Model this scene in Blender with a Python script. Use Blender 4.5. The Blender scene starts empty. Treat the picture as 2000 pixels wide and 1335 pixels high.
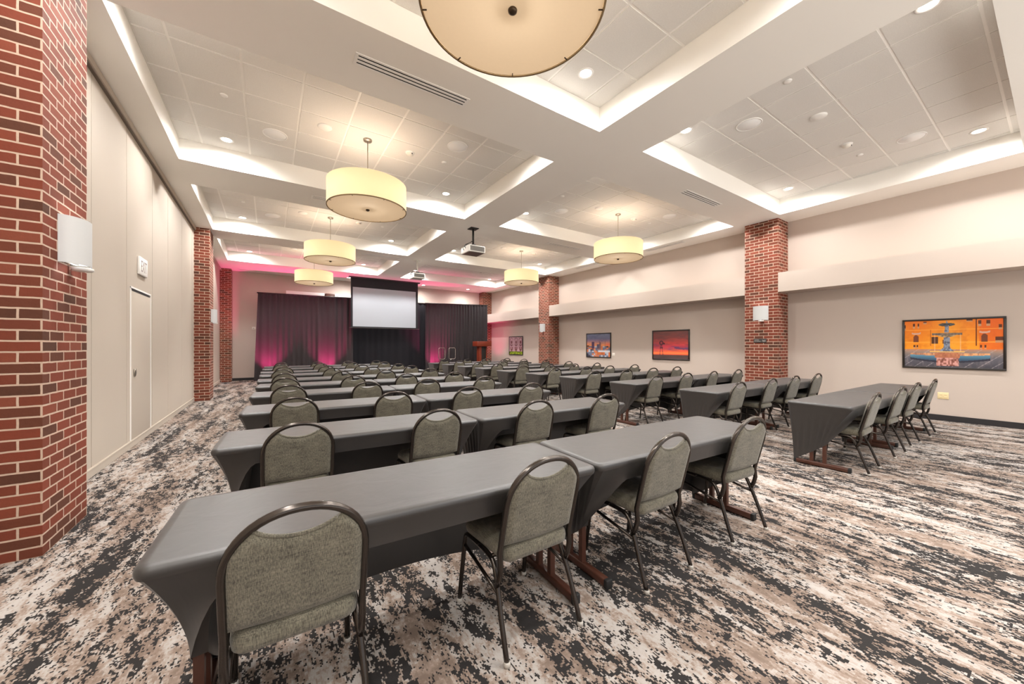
import bpy, bmesh, math, random
from math import sin, cos, pi, radians as R
from mathutils import Vector, Matrix

scene = bpy.context.scene
COL = scene.collection
random.seed(7)

# ------------------------------------------------------------------ helpers
def lin(c):
    return tuple(((v / 255) / 12.92 if v / 255 <= 0.04045 else ((v / 255 + 0.055) / 1.055) ** 2.4) for v in c)

def rgba(c):
    return lin(c) + (1.0,)

class MB:
    """collects shapes and links them as ONE mesh object"""
    def __init__(self):
        self.v = []; self.f = []; self.mi = []; self.sm = []; self.cur = 0; self.smooth = False
    def face(self, idx, smooth=None):
        self.f.append(tuple(idx)); self.mi.append(self.cur); self.sm.append(self.smooth if smooth is None else smooth)
    def box(self, x0, x1, y0, y1, z0, z1):
        b = len(self.v)
        for z in (z0, z1):
            self.v += [(x0, y0, z), (x1, y0, z), (x1, y1, z), (x0, y1, z)]
        for q in ((3, 2, 1, 0), (4, 5, 6, 7), (0, 1, 5, 4), (1, 2, 6, 5), (2, 3, 7, 6), (3, 0, 4, 7)):
            self.face([b + i for i in q], False)
        return self
    def rbox(self, x0, x1, y0, y1, z0, z1, r=0.005, seg=2):
        bm = bmesh.new()
        bmesh.ops.create_cube(bm, size=1)
        for v in bm.verts:
            v.co = Vector(((x0 + x1) / 2 + v.co.x * (x1 - x0), (y0 + y1) / 2 + v.co.y * (y1 - y0), (z0 + z1) / 2 + v.co.z * (z1 - z0)))
        bmesh.ops.bevel(bm, geom=list(bm.edges), offset=r, segments=seg, affect='EDGES', profile=0.5)
        self.add_bm(bm); bm.free()
        return self
    def add_bm(self, bm, smooth=True):
        b = len(self.v)
        bm.verts.index_update()
        self.v += [tuple(v.co) for v in bm.verts]
        for f in bm.faces:
            self.face([b + v.index for v in f.verts], smooth)
    def grid(self, rows, closed_u=False, smooth=True):
        """rows: list of lists of points"""
        b = len(self.v); n = len(rows[0])
        for r in rows: self.v += [tuple(p) for p in r]
        for i in range(len(rows) - 1):
            for j in range(n if closed_u else n - 1):
                k = (j + 1) % n
                self.face((b + i * n + j, b + i * n + k, b + (i + 1) * n + k, b + (i + 1) * n + j), smooth)
        return b
    def cap(self, start, n, flip=False):
        idx = list(range(start, start + n))
        self.face(idx[::-1] if flip else idx, False)
    def rings(self, rings, caps=True, smooth=True):
        b = self.grid(rings, True, smooth); n = len(rings[0])
        if caps:
            self.cap(b, n, True); self.cap(b + (len(rings) - 1) * n, n)
        return self
    def lathe(self, prof, n=32, c=(0, 0), caps=False, smooth=True):
        self.rings([[(c[0] + r * cos(2 * pi * k / n), c[1] + r * sin(2 * pi * k / n), z) for k in range(n)] for r, z in prof], caps, smooth)
        return self
    def cyl(self, cx, cy, z0, z1, r, n=20):
        self.lathe([(r, z0), (r, z1)], n, (cx, cy), True); return self
    def tube(self, pts, ra, rb=None, n=10, up=(0, 0, 1), caps=True):
        """sweep an oval (ra along side, rb along the other) along points"""
        rb = rb or ra
        P = [Vector(p) for p in pts]; rs = []
        for i, p in enumerate(P):
            t = (P[min(i + 1, len(P) - 1)] - P[max(i - 1, 0)]).normalized()
            u = Vector(up)
            s = t.cross(u)
            if s.length < 1e-4: s = t.cross(Vector((0.3, 1, 0.1)))
            s.normalize(); w = s.cross(t).normalized()
            rs.append([p + s * ra * cos(2 * pi * k / n) + w * rb * sin(2 * pi * k / n) for k in range(n)])
        self.rings(rs, caps); return self
    def build(self, name, mats, parent=None, loc=None):
        me = bpy.data.meshes.new(name)
        me.from_pydata(self.v, [], self.f)
        mats = mats if isinstance(mats, (list, tuple)) else [mats]
        for m in mats: me.materials.append(m)
        me.polygons.foreach_set('material_index', self.mi)
        me.polygons.foreach_set('use_smooth', self.sm)
        me.update()
        o = bpy.data.objects.new(name, me); COL.objects.link(o)
        if parent is not None: o.parent = parent
        if loc is not None: o.location = loc
        return o

def smooth_path(pts, per=6):
    """Catmull-Rom through points"""
    P = [Vector(p) for p in pts]; out = []
    for i in range(len(P) - 1):
        a, b, c, d = P[max(i - 1, 0)], P[i], P[i + 1], P[min(i + 2, len(P) - 1)]
        for k in range(per):
            t = k / per
            out.append(0.5 * ((2 * b) + (c - a) * t + (2 * a - 5 * b + 4 * c - d) * t * t + (3 * b - a - 3 * c + d) * t ** 3))
    out.append(P[-1]); return out

def tag(o, label=None, cat=None, group=None, kind=None):
    if label: o['label'] = label
    if cat: o['category'] = cat
    if group: o['group'] = group
    if kind: o['kind'] = kind
    return o

def thing(name, label, cat, loc=(0, 0, 0), rz=0.0, group=None):
    o = bpy.data.objects.new(name, None); COL.objects.link(o)
    o.empty_display_size = 0.1
    o.location = loc; o.rotation_euler = (0, 0, rz)
    return tag(o, label, cat, group)

def struct(o): return tag(o, kind='structure')

def dup(root, loc, rz, label, group=None):
    def cp(o, par):
        c = o.copy(); COL.objects.link(c)
        if par is not None: c.parent = par
        for ch in kids.get(o.name, []): cp(ch, c)
        return c
    kids = {}
    def walk(o):
        kids[o.name] = list(o.children)
        for ch in o.children: walk(ch)
    walk(root)
    r = cp(root, None)
    r.location = loc; r.rotation_euler = (0, 0, rz); r['label'] = label
    if group: r['group'] = group
    return r

# ------------------------------------------------------------------ materials
class N:
    """tiny node helper"""
    def __init__(self, name):
        self.m = bpy.data.materials.new(name); self.m.use_nodes = True
        self.t = self.m.node_tree; self.b = self.t.nodes['Principled BSDF']
    def n(self, typ, **kw):
        x = self.t.nodes.new(typ)
        for k, v in kw.items():
            if k in x.inputs: x.inputs[k].default_value = v
            else: setattr(x, k, v)
        return x
    def l(self, a, b): self.t.links.new(a, b)
    def math(self, op, a, b=None, c=None):
        x = self.n('ShaderNodeMath', operation=op)
        for i, q in enumerate((a, b, c)):
            if q is None: continue
            if isinstance(q, (int, float)): x.inputs[i].default_value = q
            else: self.l(q, x.inputs[i])
        return x.outputs[0]
    def mix(self, fac, a, b, blend='MIX'):
        x = self.n('ShaderNodeMix', data_type='RGBA', blend_type=blend)
        for s, q in ((x.inputs[0], fac), (x.inputs[6], a), (x.inputs[7], b)):
            if isinstance(q, (int, float)): s.default_value = q
            elif isinstance(q, tuple): s.default_value = q
            else: self.l(q, s)
        return x.outputs[2]
    def ramp(self, fac, stops):
        x = self.n('ShaderNodeValToRGB'); e = x.color_ramp.elements
        while len(e) < len(stops): e.new(0.5)
        for k, (p, c) in enumerate(stops):
            e[k].position = p; e[k].color = c if len(c) == 4 else rgba(c)
        self.l(fac, x.inputs[0]); return x.outputs[0]
    def coord(self, scale=(1, 1, 1), which='Object', loc=(0, 0, 0)):
        c = self.n('ShaderNodeTexCoord'); mp = self.n('ShaderNodeMapping')
        mp.inputs['Scale'].default_value = scale; mp.inputs['Location'].default_value = loc
        self.l(c.outputs[which], mp.inputs[0]); return mp.outputs[0]
    def noise(self, vec, scale=5, detail=3, rough=0.5, dist=0.0):
        x = self.n('ShaderNodeTexNoise', Scale=scale, Detail=detail, Roughness=rough, Distortion=dist)
        self.l(vec, x.inputs['Vector']); return x.outputs['Fac']
    def bump(self, h, strength=0.2, dist=0.01):
        x = self.n('ShaderNodeBump', Strength=strength, Distance=dist)
        self.l(h, x.inputs['Height']); self.l(x.outputs[0], self.b.inputs['Normal'])

def simple(name, c, rough=0.5, metal=0.0, spec=None, noise=None, emit=None, es=0.0):
    k = N(name); b = k.b
    b.inputs['Base Color'].default_value = rgba(c)
    b.inputs['Roughness'].default_value = rough
    b.inputs['Metallic'].default_value = metal
    if spec is not None: b.inputs['Specular IOR Level'].default_value = spec
    if noise:
        sc, amt = noise
        f = k.noise(k.coord(), sc, 4)
        k.l(k.mix(f, tuple(v * (1 - amt) for v in lin(c)) + (1,), tuple(min(1, v * (1 + amt)) for v in lin(c)) + (1,)), b.inputs['Base Color'])
        k.bump(f, 0.05, 0.004)
    if emit:
        b.inputs['Emission Color'].default_value = rgba(emit); b.inputs['Emission Strength'].default_value = es
    return k.m

def brick_mat():
    k = N('red_brick')
    c = k.n('ShaderNodeTexCoord'); s = k.n('ShaderNodeSeparateXYZ'); k.l(c.outputs['Object'], s.inputs[0])
    cb = k.n('ShaderNodeCombineXYZ')
    k.l(k.math('ADD', s.outputs[0], s.outputs[1]), cb.inputs[0]); k.l(s.outputs[2], cb.inputs[1])
    wob = k.n('ShaderNodeTexNoise', Scale=14.0, Detail=2.0); k.l(c.outputs['Object'], wob.inputs['Vector'])
    va = k.n('ShaderNodeVectorMath', operation='MULTIPLY_ADD')
    k.l(wob.outputs['Color'], va.inputs[0]); va.inputs[1].default_value = (0.006, 0.006, 0); k.l(cb.outputs[0], va.inputs[2])
    def br(c1, c2, mo):
        x = k.n('ShaderNodeTexBrick')
        x.offset = 0.5; x.offset_frequency = 2; x.squash = 1
        for nme, v in (('Color1', c1), ('Color2', c2), ('Mortar', mo), ('Scale', 1.0), ('Mortar Size', 0.0068), ('Mortar Smooth', 0.25), ('Bias', 0.0), ('Brick Width', 0.203), ('Row Height', 0.0714)):
            x.inputs[nme].default_value = v
        k.l(va.outputs[0], x.inputs['Vector']); return x
    b0 = br((0, 0, 0, 1), (1, 1, 1, 1), (0.5, 0.5, 0.5, 1))
    var = k.ramp(b0.outputs['Color'], [(0.0, (72, 46, 33)), (0.14, (92, 52, 36)), (0.36, (120, 56, 38)), (0.78, (134, 60, 41)), (1.0, (140, 74, 54))])
    fine = k.noise(c.outputs['Object'], 40, 5, 0.65)
    brick = k.mix(k.math('MULTIPLY', fine, 0.55), var, rgba((106, 60, 44)))
    mort = k.mix(fine, rgba((186, 158, 140)), rgba((212, 187, 167)))
    k.l(k.mix(b0.outputs['Fac'], brick, mort), k.b.inputs['Base Color'])
    k.b.inputs['Roughness'].default_value = 0.8
    k.b.inputs['Specular IOR Level'].default_value = 0.35
    h = k.math('ADD', k.math('MULTIPLY', k.math('SUBTRACT', 1.0, b0.outputs['Fac']), 1.0), k.math('MULTIPLY', fine, 0.35))
    k.bump(h, 0.6, 0.008)
    return k.m

def carpet_mat():
    k = N('patterned_carpet')
    c = k.n('ShaderNodeTexCoord')
    # the tufts: snap to a small grid so blotches have stepped edges
    sn = k.n('ShaderNodeVectorMath', operation='SNAP'); k.l(c.outputs['Object'], sn.inputs[0]); sn.inputs[1].default_value = (0.006, 0.0085, 1)
    def mp(sx, sy, ox=0.0, oy=0.0):
        m = k.n('ShaderNodeMapping'); m.inputs['Scale'].default_value = (sx, sy, 1); m.inputs['Location'].default_value = (ox, oy, 0)
        k.l(sn.outputs[0], m.inputs[0]); return m.outputs[0]
    streak = k.noise(mp(5.0, 1.0), 1.0, 3, 0.6, 0.3)
    blot = k.noise(mp(20, 9.0, 3, 5), 1.0, 4, 0.7, 0.5)
    jag = k.noise(mp(80, 46), 1.0, 3, 0.7, 0.3)
    dark = k.math('ADD', k.math('ADD', k.math('MULTIPLY', streak, 0.70), k.math('MULTIPLY', blot, 0.85)), k.math('MULTIPLY', jag, 0.60))
    mr = k.n('ShaderNodeMapRange'); k.l(dark, mr.inputs['Value'])
    mr.inputs['From Min'].default_value = 1.090; mr.inputs['From Max'].default_value = 1.102
    streak2 = k.noise(mp(4.0, 0.6, 20, 9), 1.0, 3, 0.55, 0.3)
    blot2 = k.noise(mp(17, 7.0, 31, 2), 1.0, 4, 0.68, 0.5)
    jag2 = k.noise(mp(60, 36, 7, 7), 1.0, 3, 0.7)
    lv = k.math('ADD', k.math('ADD', k.math('MULTIPLY', streak2, 0.62), k.math('MULTIPLY', blot2, 0.8)), k.math('MULTIPLY', jag2, 0.53))
    lm = k.n('ShaderNodeMapRange'); k.l(lv, lm.inputs['Value'])
    lm.inputs['From Min'].default_value = 0.82; lm.inputs['From Max'].default_value = 1.13
    base = k.ramp(lm.outputs[0], [(0.0, (118, 101, 90)), (0.36, (143, 126, 114)), (0.52, (162, 149, 139)), (0.70, (174, 167, 161)), (1.0, (182, 177, 173))])
    pile = k.noise(c.outputs['Object'], 260, 2, 0.6)
    base2 = k.mix(k.math('MULTIPLY', pile, 0.35), base, rgba((154, 137, 126)))
    dk = k.mix(pile, rgba((38, 36, 36)), rgba((58, 55, 54)))
    k.l(k.mix(mr.outputs[0], base2, dk), k.b.inputs['Base Color'])
    k.b.inputs['Roughness'].default_value = 0.95
    k.b.inputs['Specular IOR Level'].default_value = 0.15
    k.bump(pile, 0.35, 0.006)
    return k.m

def fabric_mat(name, c1, c2, sx=260, sz=90):
    k = N(name)
    v1 = k.noise(k.coord((sx, sx, sz)), 1.0, 2, 0.6); v2 = k.noise(k.coord((sz * 0.6, sz * 0.6, sx * 1.3)), 1.0, 2, 0.6)
    big = k.noise(k.coord(), 9, 3)
    f = k.math('ADD', k.math('ADD', k.math('MULTIPLY', v1, 0.8), k.math('MULTIPLY', v2, 0.45)), k.math('MULTIPLY', big, 0.3))
    mr = k.n('ShaderNodeMapRange'); k.l(f, mr.inputs['Value']); mr.inputs['From Min'].default_value = 0.56; mr.inputs['From Max'].default_value = 1.00
    k.l(k.mix(mr.outputs[0], rgba(c1), rgba(c2)), k.b.inputs['Base Color'])
    k.b.inputs['Roughness'].default_value = 0.85
    k.b.inputs['Sheen Weight'].default_value = 0.25
    k.bump(mr.outputs[0], 0.35, 0.002)
    return k.m

def spandex_mat():
    k = N('black_spandex')
    f = k.noise(k.coord((3, 3, 1.2)), 2.2, 3, 0.5, 0.6)
    k.b.inputs['Base Color'].default_value = rgba((42, 39, 38))
    k.b.inputs['Roughness'].default_value = 0.42
    k.b.inputs['Specular IOR Level'].default_value = 0.85
    k.b.inputs['Sheen Weight'].default_value = 0.15
    k.b.inputs['Sheen Roughness'].default_value = 0.4
    k.bump(f, 0.12, 0.02)
    return k.m

def tile_mat():
    k = N('acoustic_tile')
    v = k.coord()
    f = k.noise(v, 90, 4, 0.8); g = k.noise(v, 1.3, 2)
    col = k.mix(f, rgba((214, 211, 206)), rgba((243, 240, 235)))
    k.l(k.mix(k.math('MULTIPLY', g, 0.15), col, rgba((205, 198, 188))), k.b.inputs['Base Color'])
    k.b.inputs['Roughness'].default_value = 0.9
    k.bump(f, 0.35, 0.004)
    return k.m

def paint_mat(name, c, amt=0.03):
    k = N(name)
    v = k.coord()
    g = k.noise(v, 0.7, 3); f = k.noise(v, 120, 2)
    k.l(k.mix(g, tuple(x * (1 - amt) for x in lin(c)) + (1,), tuple(min(1, x * (1 + amt)) for x in lin(c)) + (1,)), k.b.inputs['Base Color'])
    k.b.inputs['Roughness'].default_value = 0.7
    k.b.inputs['Specular IOR Level'].default_value = 0.25
    k.bump(f, 0.06, 0.002)
    return k.m

def wood_mat(name, c1, c2):
    k = N(name)
    f = k.noise(k.coord((30, 4, 30)), 1.0, 4, 0.6, 0.5)
    k.l(k.mix(f, rgba(c1), rgba(c2)), k.b.inputs['Base Color'])
    k.b.inputs['Roughness'].default_value = 0.4
    return k.m

def curtain_mat():
    k = N('dark_drape_cloth')
    f = k.noise(k.coord((60, 60, 200)), 1.0, 2)
    k.l(k.mix(f, rgba((34, 28, 30)), rgba((46, 38, 41))), k.b.inputs['Base Color'])
    k.b.inputs['Roughness'].default_value = 0.8
    k.b.inputs['Sheen Weight'].default_value = 0.1
    return k.m

def shade_mat(name, c, es, ecol):
    k = N(name)
    f = k.noise(k.coord((40, 40, 300)), 1.0, 2)
    col = k.mix(f, tuple(x * 0.96 for x in lin(c)) + (1,), rgba(c))
    k.l(col, k.b.inputs['Base Color'])
    k.b.inputs['Roughness'].default_value = 0.9
    k.b.inputs['Emission Color'].default_value = rgba(ecol)
    k.b.inputs['Emission Strength'].default_value = es
    return k.m

M = dict(
    brick=brick_mat(), carpet=carpet_mat(), seat=fabric_mat('olive_woven_fabric', (58, 55, 45), (134, 128, 111), 300, 38),
    cloth=spandex_mat(), tile=tile_mat(),
    wall=paint_mat('wall_paint', (197, 183, 172)), ceil=paint_mat('ceiling_paint', (247, 244, 238)),
    partition=paint_mat('partition_vinyl', (190, 179, 166)), white=simple('white_enamel', (246, 244, 240), 0.5),
    tee=simple('ceiling_tee_white', (246, 243, 238), 0.5), slot=simple('slot_black', (22, 21, 21), 0.8),
    seam=simple('seam_shadow_gasket', (120, 108, 98), 0.8),
    chrome_dark=simple('gunmetal_tube', (80, 74, 70), 0.22, 0.9), glide=simple('clear_plastic_glide', (190, 184, 176), 0.35),
    brown=wood_mat('brown_enamel_leg', (68, 40, 30), (86, 50, 37)), rubber=simple('black_rubber', (28, 27, 27), 0.7),
    board=simple('table_board', (120, 96, 74), 0.6), black_base=simple('black_rubber_base', (34, 31, 33), 0.6),
    black=simple('black_metal', (30, 27, 25), 0.45), frame=simple('black_frame', (38, 32, 29), 0.4),
    nickel=simple('brushed_nickel', (176, 168, 156), 0.35, 0.9), bronze=simple('bronze_finial', (70, 56, 42), 0.4, 0.7),
    shade=shade_mat('cream_linen_shade', (226, 202, 164), 0.25, (255, 212, 150)),
    diffuser=shade_mat('cream_acrylic_diffuser', (222, 202, 174), 0.19, (255, 216, 168)),
    shade_trim=simple('shade_trim_tape', (128, 104, 70), 0.8),
    sconce=shade_mat('white_linen_sconce', (200, 200, 198), 0.03, (235, 240, 255)),
    lamp=simple('lit_lens', (255, 255, 255), 0.5, emit=(255, 244, 226), es=14.0),
    speaker=simple('speaker_grille', (252, 250, 247), 0.7, noise=(400, 0.08)),
    curtain=curtain_mat(), black_drape=simple('black_velour', (17, 17, 25), 0.9, noise=(60, 0.3)),
    screen=simple('screen_white', (176, 182, 190), 0.8), screen_black=simple('screen_drop_black', (34, 34, 38), 0.85),
    silver=simple('projector_silver', (186, 180, 172), 0.4), grille=simple('projector_grille', (76, 70, 62), 0.6), under=simple('projector_base', (112, 92, 84), 0.7),
    pwhite=simple('projector_white', (226, 222, 214), 0.4), lens=simple('lens_glass', (20, 20, 26), 0.1),
    cherry=wood_mat('cherry_veneer', (110, 40, 22), (142, 58, 32)), chrome=simple('polished_chrome', (200, 196, 192), 0.15, 1.0),
    plate=simple('ivory_plastic', (232, 212, 164), 0.4), wplate=simple('white_plastic', (232, 226, 216), 0.4),
    sign=simple('sign_black', (40, 34, 32), 0.5), ink=simple('sign_white_ink', (206, 198, 190), 0.6), exit_ink=simple('exit_letter_grey', (150, 138, 136), 0.6),
    stage=simple('stage_black', (30, 28, 29), 0.8),
)

def attr_mat():
    k = N('printed_picture')
    a = k.n('ShaderNodeAttribute'); a.attribute_name = 'print'
    k.l(a.outputs['Color'], k.b.inputs['Base Color'])
    k.b.inputs['Roughness'].default_value = 0.35
    return k.m
M['print'] = attr_mat()

# ------------------------------------------------------------------ dimensions (metres)
H = 4.393; T = 4.724                                   # beam underside, tile field
XL0, XL1, XR0, XR1 = -1.206, 3.863, 4.814, 9.73        # coffer edges
YB = [(0.35, 3.608), (4.604, 7.855), (8.963, 12.126), (13.07, 16.163)]
WL, WR, WBACK, WFRONT = -1.577, 10.50, 18.377, -4.0
XP = 9.945                                              # face of the right-hand brick pillars

# ------------------------------------------------------------------ room shell
f = MB(); f.box(WL - 0.1, WR + 0.1, WFRONT - 0.1, WBACK + 0.1, -0.1, 0.0)
struct(f.build('floor', M['carpet']))

m = MB()
xs = [WL - 0.1, XL0, XL1, XR0, XR1, WR + 0.1]
ys = [WFRONT] + [v for p in YB for v in p] + [WBACK + 0.1]
for i in range(len(xs) - 1):
    for j in range(len(ys) - 1):
        hole = i in (1, 3) and j in (1, 3, 5, 7)
        x0, x1, y0, y1 = xs[i], xs[i + 1], ys[j], ys[j + 1]
        if not hole:
            m.box(x0, x1, y0, y1, H, T + 0.12)
c = m.build('ceiling', M['ceil'])
bm = bmesh.new(); bm.from_mesh(c.data); bmesh.ops.remove_doubles(bm, verts=bm.verts, dist=1e-4)
# drop the coincident inner walls between neighbouring blocks
seen = {}
for fc in bm.faces:
    seen.setdefault(tuple(sorted(v.index for v in fc.verts)), []).append(fc)
bmesh.ops.delete(bm, geom=[q for l in seen.values() if len(l) > 1 for q in l], context='FACES_ONLY')
bm.to_mesh(c.data); bm.free(); struct(c)

for side, (x0, x1, gx) in enumerate(((XL0, XL1, -0.912), (XR0, XR1, 5.76))):
    for y0, y1 in YB:
        cy = (y0 + y1) / 2
        def lines(first, step, lo, hi):
            q = [lo]; v = first
            while v - step > lo + 0.02: v -= step
            while v < hi - 0.02:
                if v > lo + 0.02: q.append(v)
                v += step
            return q + [hi]
        gxs = lines(gx, 0.64, x0, x1); gys = lines(cy + 0.05 - 0.314, 0.628, y0, y1)
        t = MB(); e = 0.014
        for xa_, xb_ in zip(gxs[:-1], gxs[1:]):
            for ya_, yb_ in zip(gys[:-1], gys[1:]):
                t.box(xa_ + e, xb_ - e, ya_ + e, yb_ - e, T, T + 0.02)
        t.cur = 1; t.box(x0 + 0.001, x1 - 0.001, y0 + 0.001, y1 - 0.001, T + 0.006, T + 0.03)
        struct(t.build('ceiling', [M['tile'], M['tee']]))

# walls
w = MB(); w.box(WR, WR + 0.1, WFRONT, WBACK + 0.1, 0, H + 0.02); struct(w.build('wall_right', M['wall']))
w = MB(); w.box(WL - 0.1, WR + 0.1, WBACK, WBACK + 0.1, 0, H + 0.02); struct(w.build('wall_back', M['wall']))
# left: folding partition panels between the brick pillars
w = MB()
w.box(WL - 0.1, WL - 0.04, WFRONT, WBACK, 0, H + 0.02)
PAN = [4.46, 5.73, 6.89, 8.18, 9.28, 10.59, 11.80, 12.15]
PAN2 = [12.82, 14.0, 15.2, 16.4, 17.6, 17.94]
DOOR = (7.04, 8.06, 2.20)
for seq in (PAN, PAN2):
    for a, b in zip(seq[:-1], seq[1:]):
        if a == 6.89:                                  # the panel that holds the pass door
            w.box(WL - 0.04, WL, a + 0.007, DOOR[0], 0.0, H - 0.06); w.box(WL - 0.04, WL, DOOR[1], b - 0.007, 0.0, H - 0.06)
            w.box(WL - 0.04, WL, DOOR[0], DOOR[1], DOOR[2], H - 0.06)
        else:
            w.box(WL - 0.04, WL, a + 0.007, b - 0.007, 0.0, H - 0.06)
w.box(WL - 0.04, WL, WFRONT, 3.74, 0, H)
w.cur = 1
for seq in (PAN, PAN2):
    for y in seq[1:-1]: w.box(WL - 0.04, WL - 0.006, y - 0.0069, y + 0.0069, 0.0, H - 0.06)
struct(w.build('wall_left', [M['partition'], M['seam']]))
t = MB()
t.box(WL - 0.02, WL + 0.045, 4.46, 12.12, H - 0.075, H - 0.001); t.box(WL - 0.02, WL + 0.045, 12.84, 17.93, H - 0.075, H - 0.001)
t.cur = 1
t.box(WL + 0.0, WL + 0.03, 4.46, 12.12, H - 0.09, H - 0.075)
struct(t.build('trim_1', [M['partition'], M['seam']]))
b = MB()
for a, e in ((4.46, 12.12), (12.84, 17.93)):
    b.box(WL, WL + 0.012, a, e, 0.004, 0.10)
    b.box(WL + 0.012, WL + 0.017, a, e, 0.088, 0.094)
struct(b.build('baseboard_left', M['partition']))
b = MB(); b.box(WR - 0.015, WR, WFRONT, 3.72, 0, 0.105); b.box(WR - 0.015, WR, 4.44, 12.15, 0, 0.105); b.box(WR - 0.015, WR, 12.87, 17.94, 0, 0.105)
struct(b.build('baseboard_right', M['black_base']))
b = MB(); b.box(-1.22, 9.95, WBACK - 0.015, WBACK, 0, 0.105); struct(b.build('baseboard_back', M['black_base']))

# pass door in the partition
d = MB(); d.rbox(WL - 0.035, WL + 0.004, DOOR[0] + 0.02, DOOR[1] - 0.02, 0.03, DOOR[2] - 0.03, 0.004)
door = struct(d.build('door_1', M['partition']))
g = MB()
for a, e, z0, z1 in ((DOOR[0] - 0.01, DOOR[0] + 0.012, 0.02, DOOR[2]), (DOOR[1] - 0.012, DOOR[1] + 0.01, 0.02, DOOR[2])):
    g.box(WL - 0.02, WL + 0.008, a, e, z0, z1)
g.box(WL - 0.02, WL + 0.008, DOOR[0] - 0.01, DOOR[1] + 0.01, DOOR[2] - 0.012, DOOR[2] + 0.012)
g.build('door_frame', M['white'], door)
g = MB(); g.box(WL - 0.02, WL + 0.006, DOOR[0] + 0.05, DOOR[1] - 0.06, DOOR[2] - 0.045, DOOR[2] - 0.025); g.build('door_closer_slot', M['slot'], door)
hd = MB()
prof = [(0.03, 0.0), (0.055, 0.004), (0.058, 0.012), (0.045, 0.018), (0.03, 0.012), (0.012, 0.012)]
rs = [[(WL + 0.004 + z, 7.20 + r * 0.62 * cos(2 * pi * k / 20), 1.02 + r * sin(2 * pi * k / 20)) for k in range(20)] for r, z in prof]
hd.rings(rs); hd.build('door_handle', M['nickel'], door)

# exit sign
def text_mesh(name, s, size, mat, parent, loc, rot, ext=0.001, align='LEFT', sx=1.0):
    cu = bpy.data.curves.new('lettering_curve', 'FONT'); cu.body = s; cu.size = size; cu.extrude = ext; cu.align_x = align
    o = bpy.data.objects.new('lettering_curve', cu); COL.objects.link(o)
    dg = bpy.context.evaluated_depsgraph_get(); dg.update()
    me = bpy.data.meshes.new_from_object(o.evaluated_get(dg)); me.name = name
    bpy.data.objects.remove(o); bpy.data.curves.remove(cu)
    me.materials.clear(); me.materials.append(mat)
    t = bpy.data.objects.new(name, me); COL.objects.link(t); t.parent = parent; t.location = loc; t.rotation_euler = rot; t.scale = (sx, 1, 1)
    return t
es = thing('exit_sign', 'small white EXIT sign on the folding wall above the pass door', 'sign', (WL, 7.56, 2.56))
g = MB(); g.rbox(0.0, 0.03, -0.20, 0.20, -0.13, 0.13, 0.008); g.build('sign_box', M['white'], es)
text_mesh('sign_lettering', 'EXIT', 0.235, M['exit_ink'], es, (0.0305, 0.0, -0.082), (R(90), 0, R(90)), 0.001, 'CENTER', 0.62)

# ------------------------------------------------------------------ brick pillars
def pillar(x0, x1, y0, y1, corner):
    p = MB(); p.box(x0 - corner[0], x1 - corner[0], y0 - corner[1], y1 - corner[1], 0, H + 0.01)
    return struct(p.build('pillar', M['brick'], None, (corner[0], corner[1], 0)))
pillar(WL - 0.06, -1.253, 3.75, 4.46, (-1.253, 3.75))
pillar(WL - 0.06, -1.265, 12.12, 12.83, (-1.265, 12.12))
pillar(WL - 0.06, -1.22, 17.93, WBACK + 0.02, (-1.22, 17.93))
pillar(XP, WR + 0.05, 3.72, 4.44, (XP, 3.72))
pillar(XP, WR + 0.05, 12.15, 12.87, (XP, 12.15))
pillar(XP, WR + 0.05, 17.94, WBACK + 0.02, (XP, 17.94))
# long soffit boxes on the right wall between the pillars
for k, (a, e) in enumerate(((WFRONT, 3.72), (4.44, 12.15), (12.87, 17.94))):
    s = MB(); s.box(XP + 0.004, WR, a, e, 2.66, 3.112)
    struct(s.build('trim_%d' % (k + 2), M['wall']))

# ------------------------------------------------------------------ lamps
def spot(name, loc, energy, col=(1.0, 0.982, 0.958), size=176, blend=0.8, r=0.06, parent=None, rot=(0, 0, 0)):
    l = bpy.data.lights.new(name, 'SPOT'); l.energy = energy; l.color = col; l.spot_size = R(size); l.spot_blend = blend; l.shadow_soft_size = r
    o = bpy.data.objects.new(name, l); COL.objects.link(o); o.location = loc; o.rotation_euler = rot
    if parent is not None: o.parent = parent
    return o
DL = 108.0
dl0 = thing('downlight', '', 'ceiling light', (0, 0, T), 0, 'recessed ceiling downlights')
g = MB(); g.lathe([(0.068, 0.0), (0.072, -0.006), (0.094, -0.008), (0.098, 0.0)], 32); g.build('trim_ring', M['white'], dl0)
g = MB(); g.lathe([(0.001, -0.002), (0.07, -0.002)], 28); g.build('lens', M['lamp'], dl0)
spot('downlight_beam', (0, 0, -0.03), DL, parent=dl0)
first = [True]
def downlight(x, y, z, label):
    if first[0]:
        first[0] = False; dl0.location = (x, y, z); dl0['label'] = label; return dl0
    return dup(dl0, (x, y, z), 0, label)
NEAR = ['nearest', 'second nearest', 'third nearest', 'farthest']
for si, (cx, sname) in enumerate((((XL0 + XL1) / 2, 'folding wall'), ((XR0 + XR1) / 2, 'picture wall'))):
    for ci, (y0, y1) in enumerate(YB):
        cy = (y0 + y1) / 2
        for dx in (-1.9, 1.9):
            for dy in (-1.24, 1.26):
                outer = (dx < 0) == (si == 0)
                lab = 'lit downlight, %s %s corner of %s coffer, %s side' % ('far' if dy > 0 else 'near', 'wall' if outer else 'centre beam', NEAR[ci], sname)
                downlight(cx + dx, cy + dy, T, lab)
for x, y, lab in ((2.92, 17.4, 'small lit downlight in the back ceiling strip left of the projection screen'),
                  (8.79, 17.5, 'small lit downlight in the back ceiling strip by the far right pillar'),
                  (6.35, 17.5, 'small lit downlight in the back ceiling strip just right of the projection screen')):
    downlight(x, y, H, lab)
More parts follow.
